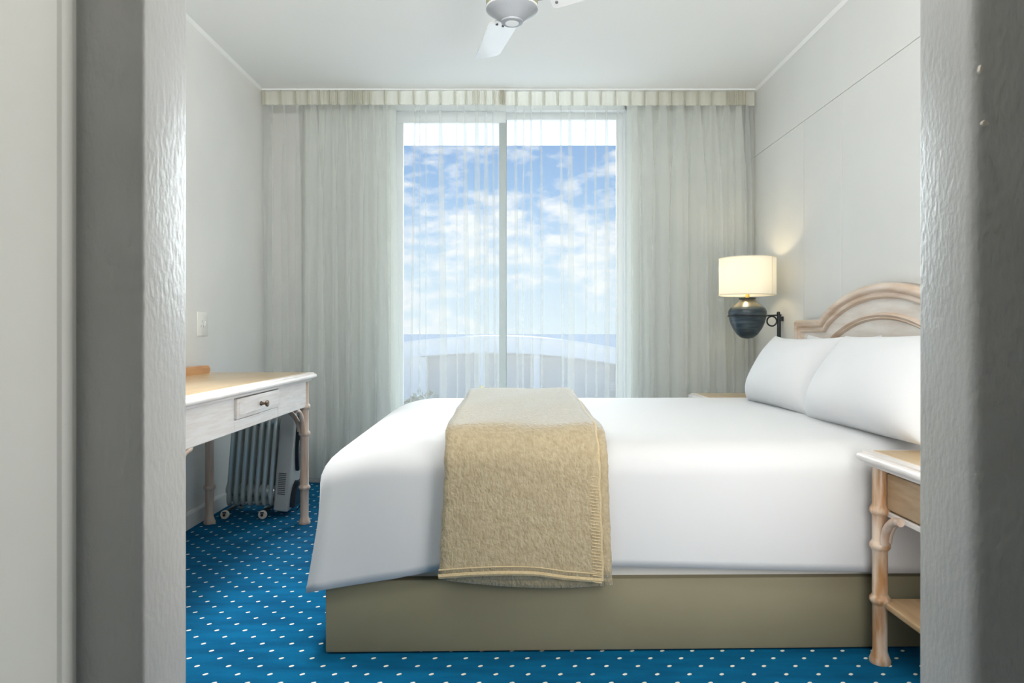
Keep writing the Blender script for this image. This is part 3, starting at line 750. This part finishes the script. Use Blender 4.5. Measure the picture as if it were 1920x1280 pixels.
def place_pillow(o, yc, xb, zb, lean, hh, yaw=0.0, roll=0.0):
    # local x -> room depth, local y -> up the lean, local z -> towards the foot of the bed
    up = Vector((math.sin(lean), 0, math.cos(lean))); nrm = Vector((-math.cos(lean), 0, math.sin(lean))); ax = up.cross(nrm)
    M = Matrix((ax, up, nrm)).transposed().to_4x4()
    M = Matrix.Rotation(yaw, 4, 'Z') @ M @ Matrix.Rotation(roll, 4, 'Z')
    base = Vector((xb, yc, zb)); c = base+up*hh
    o.matrix_world = Matrix.Translation(c) @ M
pb = pillow('pillow', 'white pillow propped at the back, corner peeping over the window-side pillow', 0.33, 0.160, 0.060, 21)
place_pillow(pb, 2.98, 1.345, 0.622, math.radians(13), 0.160, 0.02, 0.0)
p2 = pillow('pillow', 'plump white pillow on the window side of the bed below the lamp', 0.345, 0.172, 0.110, 22)
place_pillow(p2, 2.955, 1.128, 0.612, math.radians(23), 0.172, 0.03, 0.0)
p1_ = pillow('pillow', 'large white pillow nearest the doorway, leaning on the headboard', 0.365, 0.180, 0.120, 23)
place_pillow(p1_, 2.280, 1.130, 0.612, math.radians(25), 0.180, 0.02, 0.02)

# ================================================================== headboard
hbd = thing('headboard', 'limed wooden headboard with a double moulded arch', 'headboard', (XR, 2.79, 0))
HY = 0.805
def head_curve(off, n=28):
    """outline in (y, z) relative to the centre, lowered/inset by off"""
    sh = 1.003-off; hy = HY-off; pk = 1.138-off*1.0; sw = 0.515-off*0.35
    pts = [(hy, sh)]
    for k in range(n+1):
        u = 1-2*k/n; a = abs(u)
        # flat shoulder, short ogee, then a low arch
        s = math.cos(u*PI/2)**0.72 if a < 1 else 0
        pts.append((u*sw, sh+(pk-sh)*s))
    pts.append((-hy, sh))
    return pts
full = head_curve(0.0)
b = BM(); prism(b, [(HY, 0.30)]+full+[(-HY, 0.30)], 'X', -0.030, -0.002); obj('back_panel', b, 'head_panel', hbd, angle=30)
def moulding(off, wid, x0, prof, name, down):
    """a moulded strip that follows the curve; prof = list of (across 0..1, proud)"""
    A = head_curve(off); Bc = head_curve(off+wid)
    A = [(A[0][0], down)]+A+[(A[-1][0], down)]; Bc = [(Bc[0][0], down)]+Bc+[(Bc[-1][0], down)]
    bb = BM(); rows = []
    for a, c in zip(A, Bc):
        rows.append([(x0-pr, a[0]+(c[0]-a[0])*s, a[1]+(c[1]-a[1])*s) for s, pr in prof])
    grid(bb, rows)
    return obj(name, bb, 'head_moulding', hbd, angle=60)
moulding(0.0, 0.062, -0.030, [(0, -0.028), (0, 0.012), (0.06, 0.022), (0.2, 0.030), (0.42, 0.030), (0.55, 0.022), (0.62, 0.012), (0.70, 0.012), (0.78, 0.017), (0.92, 0.015), (1.0, 0.0)], 'outer_moulding', 0.45)
moulding(0.118, 0.030, -0.030, [(0, 0.0), (0.1, 0.010), (0.3, 0.016), (0.5, 0.012), (0.6, 0.007), (0.75, 0.010), (1.0, 0.0)], 'inner_moulding', 0.45)

# ================================================================== bedside tables
def bedside(label, y0, y1, group):
    yc = (y0+y1)/2
    r = thing('bedside_table', label, 'bedside table', (1.225, yc, 0), group=group)
    hx, hy = 0.23, (y1-y0)/2; T = 0.600
    b = BM(); box(b, -hx, hx, -hy, hy, T-0.030, T-0.007, 0.010, 3); box(b, -hx+0.012, hx, -hy+0.012, hy-0.012, T-0.012, T, 0.003, 2); box(b, -hx+0.02, hx-0.01, -hy+0.018, hy-0.018, T-0.042, T-0.026, 0.004, 2)
    t = obj('table_top', b, 'limed_wood_y', r)
    b = BM(); box(b, -hx+0.035, hx-0.02, -hy+0.033, hy-0.033, T-0.001, T+0.0012, 0.001, 1); obj('veneer_inset', b, 'veneer_tan', t, smooth=False)
    b = BM(); box(b, -hx+0.075, hx-0.06, -hy+0.035, hy-0.035, 0.425, T-0.04, 0.003); obj('case', b, 'drawer_tan', r, smooth=False)
    b = BM(); box(b, -hx+0.062, -hx+0.074, -hy+0.045, hy-0.045, 0.418, 0.434, 0.003); box(b, -hx+0.066, -hx+0.074, -hy+0.045, hy-0.045, T-0.055, T-0.042, 0.002); obj('rail', b, 'limed_wood_y', r, smooth=False)
    b = BM(); box(b, -hx+0.060, -hx+0.078, -hy+0.060, hy-0.060, 0.440, T-0.058, 0.004, 2); d = obj('drawer', b, 'drawer_tan', r)
    b = BM(); lathe(b, [(0.008, -0.0), (0.005, -0.008), (0.005, -0.016), (0.012, -0.022), (0.013, -0.027), (0.005, -0.032)], c=(-hx+0.060, 0, 0.495), seg=14, axis='X'); obj('knob', b, 'bronze_knob', d)
    b = BM(); lathe(b, leg_profile(T-0.042, 0.0205, (0.18, 0.333, 0.433)), seg=20); l0 = obj('leg', b, 'leg_wood', r)
    k = 0
    for sx in (-1, 1):
        for sy in (-1, 1):
            lg = l0 if k == 0 else copy_of(l0, r); k += 1
            x, y = sx*(hx-0.052), sy*(hy-0.040); lg.location = (x, y, 0)
            for dx, dy in ((0, -sy), (-sx, 0)):
                b = BM(); arc_bracket(b, x+dx*0.022, y+dy*0.022, 0.340, dx, dy, 0.085, 0.0115); obj('corner_bracket', b, 'leg_wood_pale', r)
    b = BM(); box(b, -hx+0.055, hx-0.055, -hy+0.03, hy-0.03, 0.160, 0.178, 0.004); obj('shelf', b, 'drawer_tan', r, smooth=False)
    return r
bedside('limed wooden bedside table by the doorway, ringed legs and shelf in view', 1.345, 2.013, 'pair of bedside tables')
bedside('far bedside table beneath the lit lamp, only its tan top showing', 3.585, 3.925, 'pair of bedside tables')

# ================================================================== wall lamp
LX, LY = 1.317, 3.88
lamp = thing('wall_lamp', 'lit wall lamp with cream drum shade and dark urn base', 'lamp', (LX, LY, 0))
b = BM()
R, zt, zb = 0.153, 1.356, 1.148
seg = 56
for (ra, za, zb2) in ((R, zb, zt),):
    ring = lambda r, z: [b.verts.new((r*math.cos(2*PI*k/seg), r*math.sin(2*PI*k/seg), z)) for k in range(seg)]
    rr = [ring(R, zb), ring(R, zt), ring(R-0.003, zt), ring(R-0.003, zb)]
    for i in range(4):
        A, B = rr[i], rr[(i+1) % 4]
        for k in range(seg): b.faces.new((A[k], A[(k+1) % seg], B[(k+1) % seg], B[k]))
shade = obj('lamp_shade', b, 'shade_linen', lamp)
for zz in (zb+0.001, zt-0.001):
    b = BM(); tube(b, [(R*math.cos(2*PI*k/48), R*math.sin(2*PI*k/48), zz) for k in range(48)], 0.0022, 6, closed=True); obj('shade_rim', b, 'heading', shade)
b = BM(); box(b, 0.1525, 0.1545, -0.002, 0.002, zb, zt)
for v in b.verts: v.co = Matrix.Rotation(math.radians(-52), 4, 'Z') @ v.co
obj('shade_seam', b, 'heading', shade, smooth=False)
for k in range(3):
    b = BM(); a = 2*PI*k/3+0.4; tube(b, [(0.01*math.cos(a), 0.01*math.sin(a), zt-0.03), (R*0.985*math.cos(a), R*0.985*math.sin(a), zt-0.004)], 0.0016, 6); obj('spider_arm', b, 'brass', shade)
b = BM(); lathe(b, [(0.010, 1.118), (0.011, 1.150), (0.008, 1.155), (0.008, 1.19)], seg=14); obj('lamp_stem', b, 'brass', lamp)
b = BM(); tube(b, [(0, 0, 1.18), (0, 0, zt-0.03)], 0.003, 6); obj('harp_rod', b, 'brass', lamp)
b = BM(); lathe(b, [(0.006, 1.190), (0.014, 1.196), (0.018, 1.205), (0.027, 1.228), (0.029, 1.245), (0.022, 1.268), (0.008, 1.276)], c=(0.018, 0, 0), seg=18); obj('bulb', b, 'bulb_glow', lamp)
b = BM(); lathe(b, [(0.012, 0.906), (0.034, 0.912), (0.056, 0.930), (0.078, 0.962), (0.092, 0.995), (0.099, 1.022), (0.101, 1.032), (0.103, 1.040), (0.1035, 1.058), (0.098, 1.072), (0.085, 1.083)], seg=40); vs_ = obj('urn_body', b, 'vase_glaze', lamp)
b = BM(); lathe(b, [(0.0855, 1.0825), (0.066, 1.098), (0.048, 1.112), (0.040, 1.122), (0.043, 1.128)], seg=40); obj('urn_neck', b, 'vase_neck', vs_)
b = BM(); lathe(b, [(0.039, 1.127), (0.046, 1.129), (0.046, 1.133), (0.030, 1.134)], seg=32); obj('urn_lip', b, 'iron_black', vs_)
b = BM(); tube(b, [(0.1035*math.cos(2*PI*k/48), 0.1035*math.sin(2*PI*k/48), 1.033) for k in range(48)], 0.004, 8, closed=True); obj('band', b, 'iron_black', lamp)
b = BM(); tube(b, [(0.100, 0, 1.034), (0.190, 0, 1.038)], 0.0045, 8); obj('arm', b, 'iron_black', lamp)
b = BM(); tube(b, [(0.137+0.027*math.cos(2*PI*k/32), 0, 1.004+0.027*math.sin(2*PI*k/32)) for k in range(32)], 0.0045, 8, closed=True); obj('arm_ring', b, 'iron_black', lamp)
b = BM(); box(b, 0.168, 0.186, -0.010, 0.010, 0.74, 1.040, 0.003); bar = obj('wall_bar', b, 'iron_black', lamp)
b = BM(); lathe(b, [(0.005, 1.038), (0.009, 1.043), (0.010, 1.049), (0.007, 1.056), (0.002, 1.058)], c=(0.174, 0, 0), seg=14); obj('finial', b, 'iron_black', bar)
b = BM(); box(b, 0.184, 0.199, -0.012, 0.012, 0.78, 0.81, 0.002); box(b, 0.184, 0.199, -0.012, 0.012, 1.005, 1.03, 0.002); obj('wall_mount', b, 'iron_black', bar, smooth=False)
pl = bpy.data.lights.new('lamp_bulb_light', 'POINT'); pl.energy = 2.0; pl.color = (1.0, 0.80, 0.50); pl.shadow_soft_size = 0.03
plo = bpy.data.objects.new('lamp_bulb_light', pl); COL.objects.link(plo); plo.location = (LX-0.025, LY, 1.262)

# ================================================================== wall socket plate
sw = thing('wall_socket', 'white socket plate with switch on left wall above desk', 'socket', (XL, 3.476, CAMZ))
zc = (625-607)*3.476/F
b = BM(); box(b, 0.0002, 0.007, -0.060, 0.060, zc-0.061, zc+0.061, 0.003, 2); pt = obj('plate', b, 'white_plastic', sw)
b = BM(); box(b, 0.0065, 0.0105, 0.018, 0.032, zc-0.014, zc+0.014, 0.002, 2); obj('switch_rocker', b, 'trim_paint', sw)
for (y, z, rx) in ((-0.008, 0.013, 0.5), (-0.022, -0.012, -0.5), (0.004, -0.012, 0.5)):
    b = BM(); box(b, 0.0068, 0.0075, -0.0016, 0.0016, -0.006, 0.006)
    for v in b.verts: v.co = Matrix.Translation((0, y, zc+z)) @ Matrix.Rotation(rx, 4, 'X') @ v.co
    obj('pin_slot', b, 'fan_grey', sw, smooth=False)
for z in (0.045, -0.045):
    b = BM(); lathe(b, [(0.0025, 0.0068), (0.0025, 0.0076)], c=(0, 0, zc+z), seg=8, axis='X'); obj('screw', b, 'trim_paint', sw)

# ================================================================== outside
b = BM(); box(b, -2.2, 2.2, 4.62, 5.75, 2.492, 2.70, 0.004); tag(obj('balcony_soffit', b, 'soffit_white', smooth=False), 'white balcony slab overhead outside the window', 'balcony', kind='structure')
b = BM(); box(b, -2.2, 2.2, 4.62, 5.75, -0.20, -0.03, 0.004); tag(obj('balcony_slab', b, 'render_white', smooth=False), 'white balcony floor outside the window', 'balcony', kind='structure')
dv = thing('balcony_divider', 'pale balcony side wall at the right edge of the view outside', 'wall', (0.95, 5.4, 0))
b = BM(); box(b, -0.066, 0.06, -0.5, 0.34, -0.03, 0.94, 0.004); obj('pier', b, 'render_white', dv, smooth=False)
b = BM(); box(b, -0.075, 0.07, -0.51, 0.35, 0.94, 0.972, 0.004); obj('capping', b, 'render_white', dv, smooth=False)
b = BM(); box(b, -16, 16, 6.2, 60, -0.62, -0.52); tag(obj('roof_terrace', b, 'terrace_pale', smooth=False), 'bright white flat roof below the window', 'roof', kind='structure')
b = BM(); box(b, -6000, 6000, 60, 14000, -14.2, -14); tag(obj('sea', b, 'sea_blue', smooth=False), 'hazy blue sea along the horizon', 'sea', kind='structure')
pav = thing('white_pavilion', 'low white building with gently arched roof outside the window', 'building', (0, 14.0, -0.52))
S = 14.0/F
def arch(px, peak=632.0, k=0.00042): return (625-(peak+k*(px-925)**2*1.0))*S+CAMZ+0.52        # roof line height over the terrace
xs_ = list(range(560, 1361, 25))
b = BM()
poly = [((p-960)*S, arch(p)-0.30) for p in xs_]+[((p-960)*S, arch(p)) for p in reversed(xs_)]
prism(b, poly, 'Y', -0.35, 0.10); obj('fascia', b, 'render_white', pav, smooth=False)
b = BM(); poly = [((p-960)*S, arch(p)-0.02) for p in xs_]+[((p-960)*S, arch(p)+0.03) for p in reversed(xs_)]
prism(b, poly, 'Y', -0.42, 6.0); obj('roof', b, 'render_white', pav, smooth=False)
b = BM(); poly = [(-4.3, 0)]+[((p-960)*S, arch(p)-0.03) for p in xs_]+[(4.3, 0)]
prism(b, poly, 'Y', 0.12, 0.3); wl = obj('wall', b, 'render_white', pav, smooth=False)
for (pa, pb_, zlo) in ((560, 735, 0.0), (803, 897, 0.10), (909, 998, 0.12), (1014, 1156, 0.0), (1168, 1330, 0.0)):
    b = BM(); x0, x1 = (pa-960)*S, (pb_-960)*S
    pp = [pa+(pb_-pa)*k/6 for k in range(7)]
    poly = [(x0, zlo), (x1, zlo)]+[((p-960)*S, arch(p)-0.34) for p in reversed(pp)]
    prism(b, poly, 'Y', 0.10, 0.14); obj('recessed_bay', b, 'render_grey', pav, smooth=False)
for p in (770, 903, 1006, 1162):
    b = BM(); x = (p-960)*S; hw_ = 0.33 if p == 770 else 0.065
    box(b, x-hw_, x+hw_, -0.12, 0.12, 0.0, arch(p)-0.28, 0.004); obj('pillar', b, 'render_white', pav, smooth=False)
b = BM()
for k in range(5): box(b, (1146-960)*S, (1158-960)*S, 0.08, 0.1, 0.30+k*0.035, 0.318+k*0.035)
obj('louvre_vent', b, 'render_white', pav, smooth=False)
def shrub(name, label, x, y, z, rx, rz, n, flowers):
    r = thing(name, label, 'shrub', (x, y, z), group='shrubs on the roof terrace')
    rnd = random.Random(int(x*100)); bb = BM()
    for _ in range(n):
        a, u = rnd.uniform(0, 2*PI), rnd.random()**0.5
        c = Vector((math.cos(a)*u*rx, math.sin(a)*u*rx*0.6, rz*(0.15+0.85*rnd.random()*(1-0.5*u))))
        d1 = Vector((rnd.uniform(-1, 1), rnd.uniform(-1, 1), rnd.uniform(-.3, 1))).normalized()*0.06; d2 = d1.cross(Vector((rnd.uniform(-1, 1), rnd.uniform(-1, 1), rnd.uniform(-1, 1)))).normalized()*0.03
        vv = [bb.verts.new(c-d1), bb.verts.new(c+d2), bb.verts.new(c+d1), bb.verts.new(c-d2)]; bb.faces.new(vv)
    o = obj('foliage', bb, 'leaf_green', r, smooth=False); o['kind'] = 'stuff'
    bb = BM()
    for k in range(5): tube(bb, [(0.03*math.cos(k), 0.03*math.sin(k), 0), (0.5*rx*math.cos(k*1.3), 0.4*rx*math.sin(k*1.3), rz*0.7)], 0.008, 5)
    obj('stem', bb, 'leaf_green', r)
    for k in range(flowers):
        bb = BM(); a = rnd.uniform(0, 2*PI); cx, cy, cz = rx*0.6*math.cos(a), -rx*0.3, rz*rnd.uniform(0.5, 1.05)
        for j in range(5):
            q = 2*PI*j/5; lathe(bb, [(0.004, -0.006), (0.018, 0), (0.004, 0.006)], c=(cx+0.022*math.cos(q), cy, cz+0.022*math.sin(q)), seg=6, axis='Y')
        obj('flower', bb, 'flower_yellow', r)
shrub('shrub', 'pale round shrub outside the window, left of the glass', -1.25, 10.0, -0.52, 0.40, 0.72, 420, 0)
shrub('shrub', 'small yellow flowering shrub outside, nearer the middle of the glass', -0.50, 10.0, -0.52, 0.26, 0.66, 260, 7)
